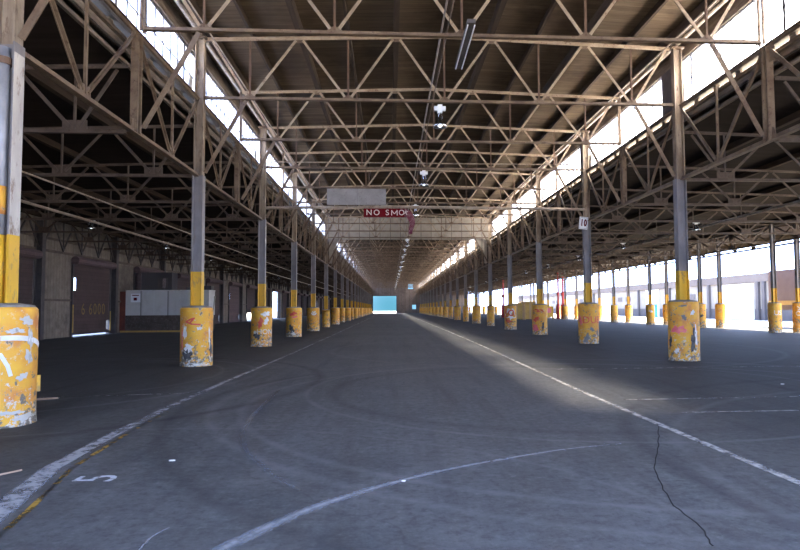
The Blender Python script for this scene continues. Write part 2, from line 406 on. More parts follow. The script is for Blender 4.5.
# roof purlins: deep timbers over every top node of the trusses
tn = 0
P5 = (XR-XL)/5
def trim(mb, m, **kw):
    global tn; tn += 1
    return struct(mb, 'trim_%d' % tn, m, **kw)
trim(EAVE, M['fascia'])
for i in range(6):
    x = XL + i*P5
    if i in (0,5): x += .25 if i == 0 else -.25
    zt = zdeck(x) - .01
    trim(MB().box(x-.075, x+.075, YBACK, YEND, zt-.30, zt), M['wood_dark'])
for i in range(5):
    x = XL + (i+.5)*P5; zt = zdeck(x)-.01
    trim(MB().box(x-.04, x+.04, YBACK, YEND, zt-.2, zt), M['wood_dark'])
for i in range(1, 6):
    x = XL - i*(XL-XW)/5 + (.3 if i == 5 else 0); zt = zaL(x)-.01
    trim(MB().box(x-.08, x+.08, YBACK, YEND, zt-.2, zt), M['wood_dark'])
    x = XR + i*(XA-XR)/5; zt = zaR(x)-.01
    trim(MB().box(x-.08, x+.08, YBACK, YEND, zt-.2, zt), M['wood_dark'])
# clerestory: flashing boards, sill with a slot under it, head beam
for sx, X, d in ((-1, XL, -.42), (1, XR, .42)):
    x0 = X + d; a, b_ = sorted((x0, x0+sx*.07))
    trim(MB().box(a, b_, YBACK, YEND, ZA0-.1, 7.70), M['fascia'])
    a, b_ = sorted((x0-sx*.10, x0+sx*.14))
    trim(MB().box(a, b_, YBACK, YEND, 7.56, 7.64), M['fascia'])
    trim(MB().box(a, b_, YBACK, YEND, 7.80, 7.92), M['dark'])
    mb = MB(); y = YBACK
    while y < YEND-1:
        mb.box(min(x0,x0+sx*.06), max(x0,x0+sx*.06), y, y+.22, 7.69, 7.81); y += 1.12
    trim(mb, M['fascia'])
    a, b_ = sorted((x0-sx*.04, x0+sx*.16))
    trim(MB().box(a, b_, YBACK, YEND, 9.36, zdeck(x0)), M['fascia'])
    # rounded eave pipe running inside the head
    trim(MB().tube([(X-sx*.02+sx*.0, YBACK, 9.62), (X-sx*.02, YEND, 9.62)], .085), M['pipe'])
    trim(MB().tube([(X-sx*.42, YBACK, 9.42), (X-sx*.42, YEND, 9.42)], .022, 6), M['pipe'])

# clerestory windows, one per half bay
wn_ = 0
proto_w = {}
for sx, X in ((-1, XL), (1, XR)):
    x0 = X + sx*.42
    fr = MB(); pn = MB(); L = BAY/2
    for k in range(9):
        y = k*L/8; w = .035 if k in (0,8) else .012
        fr.box(-.025, .025, y-w, y+w, 7.92, 9.36)
    fr.box(-.022, .022, 0, L, 8.62, 8.645); fr.box(-.03,.03,0,L,7.92,7.97); fr.box(-.03,.03,0,L,9.31,9.36)
    pn.box(-.004, .004, .03, L-.03, 7.96, 9.32)
    e = empty('window', (x0+sx*.06, TY(-3), 0))
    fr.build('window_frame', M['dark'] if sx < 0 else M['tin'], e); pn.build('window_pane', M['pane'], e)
    proto_w[sx] = e
    for t in range(-3, 41):
        c = e if t == -3 else copy_fast(e, (x0+sx*.06, TY(t), 0))
        wn_ += 1; c.name = 'window_%d' % wn_; c['kind'] = 'structure'

trim(MB().box(XR+.5, XR+.56, YBACK, CY(0)-.02, 7.92, 9.36), M['fascia'])  # unseen boarding added to stop sun through the nearest right windows
# ------------------------------------------------------------ left wall with its posts, girts and shutters
WP = [34.2 + BAY*k for k in range(-5, 19)]
wall = MB()
ZD = 4.35
open_b = {}
for k, yp in enumerate(WP):
    ye = yp; ys = yp - BAY
    d0, d1 = yp-5.15, yp-.35
    wall.box(XW-.12, XW, ys, d0, 0, zaL(XW)); wall.box(XW-.12, XW, d1, ye, 0, zaL(XW)); wall.box(XW-.12, XW, d0, d1, ZD, zaL(XW))
wall.box(XW-.12, XW, YBACK, WP[0]-BAY, 0, zaL(XW)); 
if WP[-1] < YEND: wall.box(XW-.12, XW, WP[-1], YEND, 0, zaL(XW))
struct(wall, 'wall_left', M['wallboards'])
dn = 0
for k, yp in enumerate(WP):
    if yp < 20: lift = 0
    j = k-5                                             # 0: the bay ending at 34.2
    lift = {0:0, 1:.10, 6:1.05, 8:4.0, 11:1.6, 14:3.4}.get(j, 0.0)
    d0, d1 = yp-5.15, yp-.35
    dn += 1
    e = empty('door_%d' % dn, (XW, (d0+d1)/2, 0)); e['kind'] = 'structure'
    h = (d1-d0)/2
    sh = M['shutter_pink'] if j % 3 == 2 else M['shutter']
    if j in (1, 4, 5):                                  # bent slats let daylight through at the edges
        MB().box(.02,.07,-h+.42,h-.38,lift,ZD).box(.02,.07,-h+.02,-h+.42,lift,2.75).box(.02,.07,-h+.02,-h+.42,3.5,ZD).box(.02,.07,h-.38,h-.02,.9,ZD).box(.02,.07,h-.38,h-.02,lift,.3).build('shutter', sh, e)
    elif lift < 3.9: MB().box(.02, .07, -h+.02, h-.02, lift, ZD).build('shutter', sh, e)
    MB().tube([(.24, -h-.15, ZD+.18), (.24, h+.15, ZD+.18)], .24, 14).build('shutter_drum', M['shutter_pink'], e)
    f = MB(); f.box(.0,.12,-h-.12,-h,0,ZD+.1); f.box(.0,.12,h,h+.12,0,ZD+.1); f.build('door_frame', M['dark'], e)
    if j == 1:
        f = MB().box(.12,.16,-h-.10,-h-.02,.25,1.9).box(.12,.16,h+.02,h+.1,.2,1.5); f.build('yellow_guard', M['yellow_wood'], e)
for k, yp in enumerate(WP):
    if yp < 20: continue
    mb = MB().box(XW+.0, XW+.42, yp-.02, yp+.02, 0, 6.5).box(XW+.0, XW+.04, yp-.17, yp+.17, 0, 6.5).box(XW+.38, XW+.42, yp-.17, yp+.17, 0, 6.5)
    o = mb.build('wall_post', M['dark'], origin=(XW+.2, yp, 0))
    tag(o, 'dark steel post standing on the left wall, %s from the camera' % ordw(k-3), 'post', 'posts along the left wall')
# girts and zig-zag bracing above the shutters
g1 = MB()
for z in (2.15, 4.75, 5.55):
    for k, yp in enumerate(WP):
        if yp < 25: continue
        if z < 3: g1.box(XW+.0, XW+.08, yp-BAY+.2, yp-5.3, z-.06, z+.06)
        else: g1.box(XW+.0, XW+.10, yp-BAY+.2, yp-.2, z-.06 + (.12 if z < 5 else 0), z+.06+ (.12 if z < 5 else 0))
trim(g1, M['steel_dark'])
g2 = MB()
for k, yp in enumerate(WP):
    if yp < 25: continue
    for q in range(4):
        a = yp-BAY+.3+q*2.15
        g2.beam((XW+.16, a, 4.95), (XW+.16, a+1.07, 6.5), .07, .07); g2.beam((XW+.16, a+1.07, 6.5), (XW+.16, a+2.15, 4.95), .07, .07)
        g2.beam((XW+.16, a, 4.9), (XW+.16, a, 6.6), .06, .06)
trim(g2, M['dark'])

bw = MB().box(XW-.3, XL-.6, YBACK-.2, YBACK, 0, 7.0).box(XR+.6, 26, YBACK-.2, YBACK, 0, 7.0).box(XL-.9, XR+.9, YBACK-.2, YBACK, 8.6, 9.8)
struct(bw, 'wall_back', M['endwall'])
# end wall with the far doorway
ew = MB(); W0, W1 = YEND, YEND+.2
def rectwall(mb, x0, x1, z0, z1, holes):
    xs = sorted({x0,x1,*[h[0] for h in holes],*[h[1] for h in holes]}); zs = sorted({z0,z1,*[h[2] for h in holes],*[h[3] for h in holes]})
    for i in range(len(xs)-1):
        for j in range(len(zs)-1):
            cx_, cz = (xs[i]+xs[i+1])/2, (zs[j]+zs[j+1])/2
            if any(h[0]<cx_<h[1] and h[2]<cz<h[3] for h in holes): continue
            mb.box(xs[i], xs[i+1], W0, W1, zs[j], zs[j+1])
rectwall(ew, XW-.3, 26, 0, 7.0, [(-5.4,1.95,0,5.4),(6.95,8.2,1.2,2.6),(24.9,26,0,7)])
rectwall(ew, XL-.9, XR+.9, 7.0, 10.0, [(5.7,7.25,7.6,9.2)])
struct(ew, 'wall_end', M['endwall'])
trim(MB().box(-5.6,-5.4,YEND-.1,YEND,0,5.6).box(1.95,2.15,YEND-.1,YEND,0,5.6).box(-5.4,1.95,YEND-.1,YEND,5.4,5.6), M['dark'])

# ------------------------------------------------------------ columns
def ibeam(z0, z1, w=.34, d=.30, t=.022):
    mb = MB()
    mb.box(-w/2, -w/2+t, -d/2, d/2, z0, z1); mb.box(w/2-t, w/2, -d/2, d/2, z0, z1); mb.box(-w/2+t, w/2-t, -t/2, t/2, z0, z1)
    return mb
def drum_mb(r, h, seed):
    rnd = random.Random(seed); n = 40; mb = MB()
    ph = [rnd.random()*6.28 for _ in range(5)]
    zs = [0, .03, .12, .3, .5, .75, 1.0, 1.25, 1.45, h-.12, h-.03, h]
    vs = []
    for z in zs:
        for k in range(n):
            a = 2*math.pi*k/n
            rr = r*(1 + .010*math.sin(3*a+ph[0]+z*2) + .008*math.sin(7*a+ph[1]+z*5) + .006*math.sin(11*a+ph[2]-z*7))
            if z in (0,): rr *= 1.015
            if z == h: rr *= .95
            if z == h-.12: rr *= 1.012
            vs.append((rr*math.cos(a), rr*math.sin(a), z))
    m = len(zs); fs = []
    for i in range(m-1):
        for k in range(n): fs.append((i*n+k, i*n+(k+1)%n, (i+1)*n+(k+1)%n, (i+1)*n+k))
    fs.append(tuple(range(n))[::-1]); fs.append(tuple((m-1)*n+k for k in range(n)))
    mb.add(vs, fs); return mb
drum_mesh = {}
def get(key, fn, m, smooth=False):
    if key not in drum_mesh:
        me = fn().mesh(key[0] if isinstance(key, tuple) else key, smooth); me.materials.append(m); drum_mesh[key] = me
    return drum_mesh[key]
def part(name, me, parent, loc=(0,0,0), rz=0):
    o = D.objects.new(name, me); col.objects.link(o); o.parent = parent; o.location = loc; o.rotation_euler.z = rz; return o

SEEN = {}
LOOK = {
 ('L',0):'broad yellow drum base with white chips, nearest column at the left picture edge',
 ('L',1):'column with pink and white scuffed yellow drum base, second in the left row',
 ('L',2):'column whose orange drum base carries white spray paint, third in the left row',
 ('L',3):'column with an orange daubed yellow drum base, fourth in the left row',
 ('L',4):'column with a pale heart mark on its drum base, fifth in the left row',
 ('R',1):'nearest right row column, its yellow drum base with a hot pink blot',
 ('R',2):'column with pink letters on its drum base and number 10 plate above',
 ('R',3):'column with reddish scrawled drum base, third visible in the right row',
 ('R',4):'column with a red ring sprayed on its pale drum base, right row',
 ('A',3):'column at the open right edge with white letters US on its drum base',
 ('B',3):'rightmost column in the picture, its drum base marked with white paint',
}
ROWN = {'L':'in the left row of the driving lane','R':'in the right row of the driving lane','A':'in the inner row at the open right edge','B':'in the outer row at the open right edge'}
def column(row, n, X, r, h, top, full=True):
    y = CY(n)
    e = empty('steel_column', (X, y, 0))
    near = n <= 9 or row in 'LR' and n <= 12
    lab = LOOK.get((row,n), 'steel column on a yellow drum base, %s %s' % (ordw(n+1 if row=='L' else (n if row == 'R' else n-2)), ROWN[row]))
    tag(e, lab, 'column', 'yellow footed columns ' + ROWN[row])
    key = round(r*100)
    part('drum_base', get(('drum_base', key, n % 4, h), lambda: drum_mb(r, h, key*7+n%4), M['drum'], True), e)
    part('drum_top', get(('drum_top', key, h), lambda: MB().lathe([(r*.94, h-.01), (r*.9, h+.03), (.2, h+.06)], 24), M['cap']), e)
    part('yellow_band', get(('yellow_band', row in 'AB', h), lambda: ibeam(h, 2.67, *( (.30,.26) if row in 'LR' else (.24,.22))), M['band']), e)
    part('shaft', get(('shaft', row in 'AB'), lambda: ibeam(2.67, 5.45 if row in 'LR' else zaR(XA)-.22, *( (.30,.26) if row in 'LR' else (.24,.22))), M['shaft']), e)
    if row in 'LR':
        part('upper_shaft', get('upper_shaft', lambda: ibeam(5.45, 9.46, .26, .22, .03), M['shaft_up']), e)
        part('cap_plate', get('cap_plate', lambda: MB().box(-.2,.2,-.17,.17,9.46,9.50), M['steel']), e)
    else:
        part('cap_plate', get('cap_plate_outer', lambda: MB().box(-.18,.18,-.15,.15,zaR(XA)-.24,zaR(XA)-.22), M['steel_dark']), e)
    SEEN[(row,n)] = e
    return e
def rad(n): return .44 if n < 5 or n % 2 == 0 else .33
for n in range(0, NCOL):
    column('L', n, XL, rad(n) if n != 0 else .455, 1.64 if n != 5 else 1.46, 0)
    if n >= 1: column('R', n, XR, rad(n), 1.74, 0)
for n in range(3, NCOL):
    column('A', n, XA, .37, 1.76, 0); column('B', n, XB, .36, 1.76, 0)

# marks sprayed and scraped on the drums
def text_geo(s, size=1.0):
    cu = D.curves.new('t', 'FONT'); cu.body = s; cu.size = size; cu.align_x = 'CENTER'; cu.align_y = 'CENTER'; cu.resolution_u = 3
    o = D.objects.new('t', cu); col.objects.link(o)
    dg = bpy.context.evaluated_depsgraph_get(); me = D.meshes.new_from_object(o.evaluated_get(dg))
    bm = bmesh.new(); bm.from_mesh(me)
    bmesh.ops.triangulate(bm, faces=bm.faces)
    bmesh.ops.subdivide_edges(bm, edges=[e for e in bm.edges if e.calc_length() > size*.15], cuts=2)
    vs = [v.co.copy() for v in bm.verts]; fs = [tuple(v.index for v in f.verts) for f in bm.faces]
    bm.free(); D.objects.remove(o); D.curves.remove(cu); D.meshes.remove(me)
    return vs, fs
def face_angle(X, y): return math.atan2(-y, -X)          # angle on the drum that looks towards the camera
def on_drum(e, r, z, vs, fs, m, name, da=0.0, bold=0):
    a0 = face_angle(e.location.x, e.location.y) + da
    mb = MB(); out = []
    for v in vs:
        a = a0 + v[0]/r; out.append(((r*1.035)*math.cos(a), (r*1.035)*math.sin(a), z + v[1]))
    mb.add(out, fs); me = mb.mesh(name); me.materials.append(m)
    o = D.objects.new(name, me); col.objects.link(o); o.parent = e
    s = o.modifiers.new('thick', 'SOLIDIFY'); s.thickness = .004; s.offset = 0
    return o
def blob(w, h, seed, n=22):
    rnd = random.Random(seed); ph = [rnd.random()*6.28 for _ in range(6)]
    vs = [Vector((0,0,0))]; 
    for k in range(n):
        a = 2*math.pi*k/n; q = 1 + .28*math.sin(2*a+ph[0]) + .22*math.sin(5*a+ph[1]) + .15*math.sin(9*a+ph[2])
        vs.append(Vector((w*.5*q*math.cos(a), h*.5*q*math.sin(a), 0)))
    fs = [(0, k+1, (k+1)%n+1) for k in range(n)]
    return vs, fs
def strokes(lines, w):
    """brush strokes as ribbons"""
    vs = []; fs = []
    for pts in lines:
        pts = [Vector((p[0],p[1],0)) for p in pts]; b0 = len(vs)
        for i, p in enumerate(pts):
            d = (pts[min(i+1,len(pts)-1)] - pts[max(i-1,0)]).normalized(); q = Vector((-d.y, d.x, 0))*w/2
            vs += [p+q, p-q]
        for i in range(len(pts)-1): fs.append((b0+2*i, b0+2*i+1, b0+2*i+3, b0+2*i+2))
    return vs, fs
def arcpts(cx, cy, r, a0, a1, n=10, ry=None):
    return [(cx + r*math.cos(a0+(a1-a0)*i/n), cy + (ry or r)*math.sin(a0+(a1-a0)*i/n)) for i in range(n+1)]
C = SEEN
# L0: white sweep, chips, yellow flap
e = C[('L',0)]
on_drum(e, .455, 1.02, *strokes([arcpts(0,0,.55,1.75,.35,12,.2)], .07), M['wspray'], 'white_sweep', .22)
on_drum(e, .455, .86, *strokes([[(0,.15),(.09,-.02),(.13,-.16)]], .05), M['wspray'], 'white_stroke', .0)
for k, (a, z, w, h) in enumerate(((.45,1.32,.16,.07),(.25,1.30,.1,.05),(.72,1.45,.2,.1),(.6,.68,.14,.1),(.8,.95,.1,.2),(.35,.2,.25,.06),(.7,.12,.3,.08),(.85,1.2,.08,.3))):
    on_drum(e, .455, z, *blob(w, h, 40+k), M['white_box'], 'paint_chip', a)
a = face_angle(XL, CY(0)) + 1.45
o = MB().box(.45,.50,-.04,.04,.43,.66).build('metal_flap', M['band'], e); o.rotation_euler.z = a
# L1
e = C[('L',1)]
on_drum(e, .44, 1.22, *strokes([[(-.30,.02),(-.16,.10),(-.05,.13)],[(-.3,.03),(-.12,-.04),(.1,-.05)],[(-.2,-.03),(-.08,.12)]], .045), M['redspray'], 'red_scrawl')
on_drum(e, .44, .95, *blob(.1,.42,3), M['wspray'], 'white_patch', -.75); on_drum(e, .44, .78, *blob(.05,.5,5), M['pink'], 'pink_run', -.98)
on_drum(e, .44, 1.06, *blob(.11,.11,4), M['wspray'], 'white_dot', .16)
on_drum(e, .44, .5, *blob(.3,.2,6), M['wspray'], 'white_patch', -.5); on_drum(e, .44, .33, *blob(.22,.34,8), M['bspray'], 'dark_scrape', -.55)
on_drum(e, .44, .55, *blob(.12,.5,9), M['bspray'], 'dark_scrape', .95); on_drum(e, .44, .8, *blob(.07,.5,10), M['wspray'], 'white_patch', .85)
on_drum(e, .44, .06, *blob(.5,.07,11), M['wspray'], 'white_patch', 0)
# L2
e = C[('L',2)]
on_drum(e, .44, 1.38, *blob(.3,.24,21), M['wspray'], 'white_spray', .4); on_drum(e, .44, 1.08, *blob(.2,.28,22), M['wspray'], 'white_spray', .45)
on_drum(e, .44, 1.0, *blob(.2,.4,23), M['redspray'], 'orange_patch', -.1)
on_drum(e, .44, .62, *text_geo('HON', .3), M['wspray'], 'white_letters', .35)
on_drum(e, .44, .6, *blob(.22,.1,24), M['wspray'], 'white_patch', -.6); on_drum(e, .44, .45, *blob(.24,.28,25), M['bspray'], 'dark_scrape', -.45)
# L3
e = C[('L',3)]
on_drum(e, .44, 1.3, *blob(.35,.22,31), M['redspray'], 'orange_daub', -.1); on_drum(e, .44, 1.12, *blob(.26,.12,32), M['pink'], 'pink_daub', .1)
on_drum(e, .44, .45, *blob(.3,.4,33), M['bspray'], 'dark_scrape', -.3); on_drum(e, .44, .2, *blob(.26,.2,34), M['wspray'], 'white_patch', -.1)
# L4
e = C[('L',4)]
on_drum(e, .44, 1.32, *strokes([arcpts(0,0,.16,3.3,6.1,10), [(-.1,.08),(0,-.06),(.1,.08)]], .09), M['wspray'], 'heart_mark', .1)
on_drum(e, .44, .6, *blob(.1,.8,35), M['bspray'], 'dark_scrape', -.9)
# R1
e = C[('R',1)]
on_drum(e, .44, .92, *blob(.34,.26,51), M['pink'], 'pink_blot', -.32)
on_drum(e, .44, .62, *blob(.16,.62,52), M['bspray'], 'dark_scrape', .62); on_drum(e, .44, .75, *blob(.1,.5,53), M['wspray'], 'white_run', .82)
on_drum(e, .44, 1.42, *blob(.14,.12,54), M['wspray'], 'white_chip', .6); on_drum(e, .44, .55, *blob(.1,.4,55), M['bspray'], 'dark_scrape', -.95)
on_drum(e, .44, .30, *blob(.14,.14,56), M['wspray'], 'white_chip', -.45); on_drum(e, .44, 1.62, *blob(.2,.06,57), M['cap'], 'grey_chip', 0)
on_drum(e, .44, 1.28, *blob(.14,.14,58), M['cap'], 'grey_chip', .05)
# R2
e = C[('R',2)]
on_drum(e, .44, 1.02, *text_geo('DUB', .44), M['redspray'], 'pink_letters', .42); on_drum(e, .44, 1.02, *blob(.18,.4,61), M['pink'], 'pink_smear', -.85)
on_drum(e, .44, .22, *blob(.26,.32,62), M['cap'], 'grey_chip', -.2); on_drum(e, .44, .62, *blob(.18,.18,64), M['cap'], 'grey_chip', .35)
# R3
e = C[('R',3)]
on_drum(e, .44, 1.4, *blob(.5,.22,71), M['redspray'], 'red_scrawl', -.2); on_drum(e, .44, .9, *blob(.3,.3,72), M['redspray'], 'red_scrawl', -.5)
on_drum(e, .44, .4, *blob(.3,.5,73), M['pink'], 'pink_smear', -.65); on_drum(e, .44, .5, *blob(.16,.4,74), M['bspray'], 'dark_scrape', .4)
# R4
e = C[('R',4)]
on_drum(e, .44, 1.12, *blob(.6,.95,80), M['wspray'], 'white_patch', .05)
on_drum(e, .446, 1.2, *strokes([arcpts(0,0,.19,0,6.3,16)], .09), M['redspray'], 'red_ring', .15); on_drum(e, .446, .62, *blob(.45,.2,81), M['redspray'], 'red_scrawl', -.3)
on_drum(e, .446, 1.2, *blob(.08,.7,83), M['redspray'], 'red_stripe', -.75); on_drum(e, .446, .55, *blob(.4,.07,82), M['bspray'], 'dark_scrape', .4)
# outer rows
on_drum(C[('A',3)], .37, 1.18, *text_geo('US', .4), M['wspray'], 'white_letters', .5)
e = C[('B',3)]
on_drum(e, .36, 1.15, *strokes([arcpts(0,0,.12,.6,5.5,10), [(.0,.2),(.1,.3),(-.05,.42)]], .05), M['wspray'], 'white_mark', -.1)
on_drum(C[('A',4)], .37, .9, *blob(.2,.25,91), M['bspray'], 'dark_mark', .2)
on_drum(C[('A',5)], .37, 1.2, *blob(.3,.24,92), M['wspray'], 'white_mark', .1)
# peeling flange of the nearest shaft, window light put into its cream colour
MB().box(.15,.154,-.13,.12,2.67,5.3).build('lit_peeled_flange_face', M['lit_peel'], C[('L',0)])
MB().box(.155,.158,-.13,.12,1.7,2.66).build('yellow_flange_face', M['band'], C[('L',0)])
pp = MB().tube([(-.02,-.12,2.66),(-.02,-.12,5.35)], .10, 16).build('drain_pipe', M['tin'], C[('L',0)], smooth=True)
MB().tube([(-.02,-.12,2.95),(-.02,-.12,3.35)], .103, 16).build('orange_patch', M['drum'], pp, smooth=True)
MB().tube([(-.02,-.12,1.66),(-.02,-.12,2.66)], .10, 16).build('yellow_pipe_foot', M['band'], C[('L',0)], smooth=True)
MB().tube([(-.02,-.12,5.1),(-.02,-.12,5.2)], .125, 16).build('pipe_collar', M['rust'], C[('L',0)])

# ------------------------------------------------------------ nave trusses
def ztop(x): return 9.70 - abs(x-xc)/(XR-xc)*.24
def nave_parts():
    """list of (name, MB) for one truss in its own plane, y = 0"""
    out = []
    tops = [XL + i*P5 for i in range(6)]; bots = [XL + (i+.5)*P5 for i in range(5)]
    xs0, xs1 = XL+.135, XR-.135
    a = MB(); a.tee((xs0,0,ztop(xs0)), (xc,0,ztop(xc)), .12, .08, flip=-1); a.tee((xc,0,ztop(xc)), (xs1,0,ztop(xs1)), .12, .08, flip=-1); out.append(('top_chord', a))
    a = MB(); a.tee((xs0,0,ZB), (xs1,0,ZB), .12, .08, flip=1); out.append(('bottom_chord', a))
    for i, b in enumerate(bots):
        for s in (0, 1):
            tx = tops[i+s]; tx += .25 if i+s == 0 else (-.25 if i+s == 5 else 0)
            bx = b + (-.1 if s == 0 else .1)
            a = MB(); a.tee((bx,0,ZB+.08), (tx+(.1 if s == 0 else -.1),0,ztop(tx)-.06), .07, .045, up=(0,1,0)); out.append(('diagonal', a))
        a = MB().beam((b,0,ZB+.05), (b,0,ztop(b)-.05), .05, .05, (0,1,0)); out.append(('vertical', a))
        a = MB().prism([(b-.17,ZB-.03),(b+.17,ZB-.03),(b+.15,ZB+.13),(b-.15,ZB+.13)], 1, -.008, .008); out.append(('gusset', a))
    for i in range(1, 5):
        x = tops[i]; z = ztop(x)
        a = MB().prism([(x-.13,z-.13),(x+.13,z-.13),(x+.19,z+.03),(x-.19,z+.03)], 1, -.008, .008); out.append(('gusset', a))
    # knee braces down to the column
    for s, X, bx in ((1, XL, bots[0]), (-1, XR, bots[-1])):
        a = MB(); a.tee((X+s*.18,0,ZS+.08), (bx-s*.1,0,ZB-.08), .11, .07, up=(0,1,0)); out.append(('knee_brace', a))
    return out
def merge(parts):
    m = MB()
    for _, p in parts: m.add(p.v, p.f)
    return m
np_ = nave_parts()
TR0, TRN = -1, 39
root = empty('nave_truss', (0, TY(0), 0))
for nm, p in np_: p.build(nm, M['steel_light'] if nm in ('diagonal','top_chord') else (M['rust'] if nm == 'vertical' else M['steel']), root)
simple = None
NEAR_T = 12
for t in range(TR0, TRN+1):
    lab = 'brown steel W-braced roof truss across the central lane, %s from the camera' % ordw(t+2)
    if t <= NEAR_T:
        e = root if t == TR0 else copy_fast(root, (0, TY(t), 0))
        if t == TR0: e.location = (0, TY(t), 0)
    else:
        if simple is None:
            simple = merge(np_).build('nave_truss', M['steel']); e = simple
        else: e = simple.copy(); col.objects.link(e)
        e.location = (0, TY(t), 0)
    tag(e, lab, 'roof truss', 'roof trusses across the central lane')

# ------------------------------------------------------------ aisle trusses
def aisle_parts(xin, xout, ztin, ztout, knee=True):
    out = []; s = 1 if xout > xin else -1; n = 5; P = (xout-xin)/n
    zt = lambda x: ztin + (x-xin)/(xout-xin)*(ztout-ztin)
    x0, x1 = xin+s*.19, xout-s*.16
    a = MB(); a.tee((x0,0,zt(x0)), (x1,0,zt(x1)), .10, .07, flip=-1); out.append(('top_chord', a))
    a = MB(); a.tee((x0,0,ZS), (x1,0,ZS), .11, .08, flip=1); out.append(('bottom_chord', a))
    for i in range(n):
        b = xin + (i+.5)*P
        for q in (0, 1):
            tx = xin + (i+q)*P
            if i+q == 0: tx += s*.3
            if i+q == n: tx -= s*.25
            a = MB(); sg = -1 if tx < b else 1
            a.tee((b+sg*.1,0,ZS+.1), (tx-sg*.1,0,zt(tx)-.08), .075, .045, up=(0,1,0)); out.append(('diagonal', a))
        out.append(('vertical', MB().beam((b,0,ZS+.05), (b,0,zt(b)-.03), .045, .045, (0,1,0))))
        out.append(('gusset', MB().prism([(b-.26,ZS-.05),(b+.26,ZS-.05),(b+.26,ZS+.24),(b-.26,ZS+.24)], 1, -.009, .009)))
    return out
zi = 6.90
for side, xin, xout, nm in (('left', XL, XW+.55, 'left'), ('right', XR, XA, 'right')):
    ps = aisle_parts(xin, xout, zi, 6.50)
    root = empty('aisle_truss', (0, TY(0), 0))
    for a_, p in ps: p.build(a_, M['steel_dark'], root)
    simple = None; first = True
    for t in range(0, TRN+1):
        if t <= NEAR_T:
            e = root if first else copy_fast(root, (0, TY(t), 0)); first = False
        else:
            if simple is None: simple = merge(ps).build('aisle_truss', M['steel_dark']); e = simple
            else: e = simple.copy(); col.objects.link(e)
            e.location = (0, TY(t), 0)
        tag(e, 'low rusty steel truss under the %s side roof, %s from the camera' % (nm, ordw(t+1)), 'roof truss', 'trusses under the %s side roof' % nm)

# ------------------------------------------------------------ longitudinal trusses in the column rows
def row_parts(X, zt, wide=True):
    out = []; L = BAY; q = L/4
    g0 = .17 if wide else .14
    a = MB(); a.tee((X,g0,zt), (X,L-g0,zt), .13, .09, flip=-1); out.append(('top_chord', a))
    a = MB(); a.tee((X,g0,ZS), (X,L-g0,ZS), .14, .10, flip=1); out.append(('bottom_chord', a))
    for yb in (q, 3*q):
        for yt in (yb-q, yb+q):
            y_t = max(g0+.12, min(L-g0-.12, yt)); sg = 1 if yt > yb else -1
            if abs(yt-2*q) < .01: y_t = 2*q - sg*.16
            a = MB(); a.tee((X,yb+sg*.1,ZS+.1), (X,y_t,zt-.1), .10, .06, up=(1,0,0)); out.append(('diagonal', a))
        out.append(('vertical', MB().beam((X,yb,ZS+.05), (X,yb,zt-.05), .055, .055, (1,0,0))))
        out.append(('gusset', MB().prism([(yb-.22,ZS-.06),(yb+.22,ZS-.06),(yb+.18,ZS+.22),(yb-.18,ZS+.22)], 0, X-.009, X+.009)))
    a = MB(); a.beam((X,2*q-.09,ZS-.05), (X,2*q-.09,zt), .16, .05, (0,1,0)); a.beam((X,2*q+.09,ZS-.05), (X,2*q+.09,zt), .16, .05, (0,1,0)); out.append(('middle_post', a))
    out.append(('gusset', MB().prism([(2*q-.3,ZS-.06),(2*q+.3,ZS-.06),(2*q+.18,ZS+.25),(2*q-.18,ZS+.25)], 0, X-.009, X+.009)))
    out.append(('gusset', MB().prism([(2*q-.3,zt-.4),(2*q+.3,zt-.4),(2*q+.3,zt+.0),(2*q-.3,zt+.0)], 0, X-.009, X+.009)))
    return out
POST = MB
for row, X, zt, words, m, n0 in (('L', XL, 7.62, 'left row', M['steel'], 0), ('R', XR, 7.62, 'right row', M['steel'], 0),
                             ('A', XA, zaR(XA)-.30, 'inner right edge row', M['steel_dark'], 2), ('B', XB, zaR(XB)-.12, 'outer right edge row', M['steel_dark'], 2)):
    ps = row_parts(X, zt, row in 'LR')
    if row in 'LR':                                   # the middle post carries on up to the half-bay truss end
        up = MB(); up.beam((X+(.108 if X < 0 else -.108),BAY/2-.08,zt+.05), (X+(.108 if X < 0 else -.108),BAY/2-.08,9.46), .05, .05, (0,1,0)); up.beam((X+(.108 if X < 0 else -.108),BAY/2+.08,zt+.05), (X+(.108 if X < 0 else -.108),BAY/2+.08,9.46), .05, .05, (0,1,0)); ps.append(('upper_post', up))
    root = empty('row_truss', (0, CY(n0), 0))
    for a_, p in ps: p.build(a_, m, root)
    simple = None
    for n in range(n0, NCOL-1):
        if n < n0+6:
            e = root if n == n0 else copy_fast(root, (0, CY(n), 0))
        else:
            if simple is None: simple = merge(ps).build('row_truss', m); e = simple
            else: e = simple.copy(); col.objects.link(e)
            e.location = (0, CY(n), 0)
        k = n-n0+1
        tag(e, 'steel girder truss along the %s of columns, %s bay from the camera' % (words, ordw(k)), 'girder', 'girder trusses along the %s' % words)

# opaque panels and pale boards beside the upper shafts in the window band
for n in range(0, NCOL):
    y = CY(n)
    for sx, X in ((-1, XL), (1, XR)):
        x0 = X + sx*.42
        if sx > 0 and n >= 1:
            o = MB().box(x0-.06, x0+.02, y+1.05, y+1.85, 7.93, 9.35).build('dark_shutter_panel', M['dark'], origin=(x0, y+1.4, 7.93))
            tag(o, 'dark vent panel in right window band past the %s right column' % ordw(n), 'panel', 'dark panels in the right window band')
        o = MB().box(x0-.05, x0+.01, y+.30, y+.62, 7.93, 8.55).build('pale_board', M['white_box'], origin=(x0, y+.5, 7.93))
        tag(o, 'pale board set in the %s window band beside the %s %s column' % ('left' if sx < 0 else 'right', ordw(n+1 if sx<0 else max(n,1)) if not (sx>0 and n==0) else 'unseen nearest', 'left' if sx < 0 else 'right'), 'board', 'pale boards in the window bands')

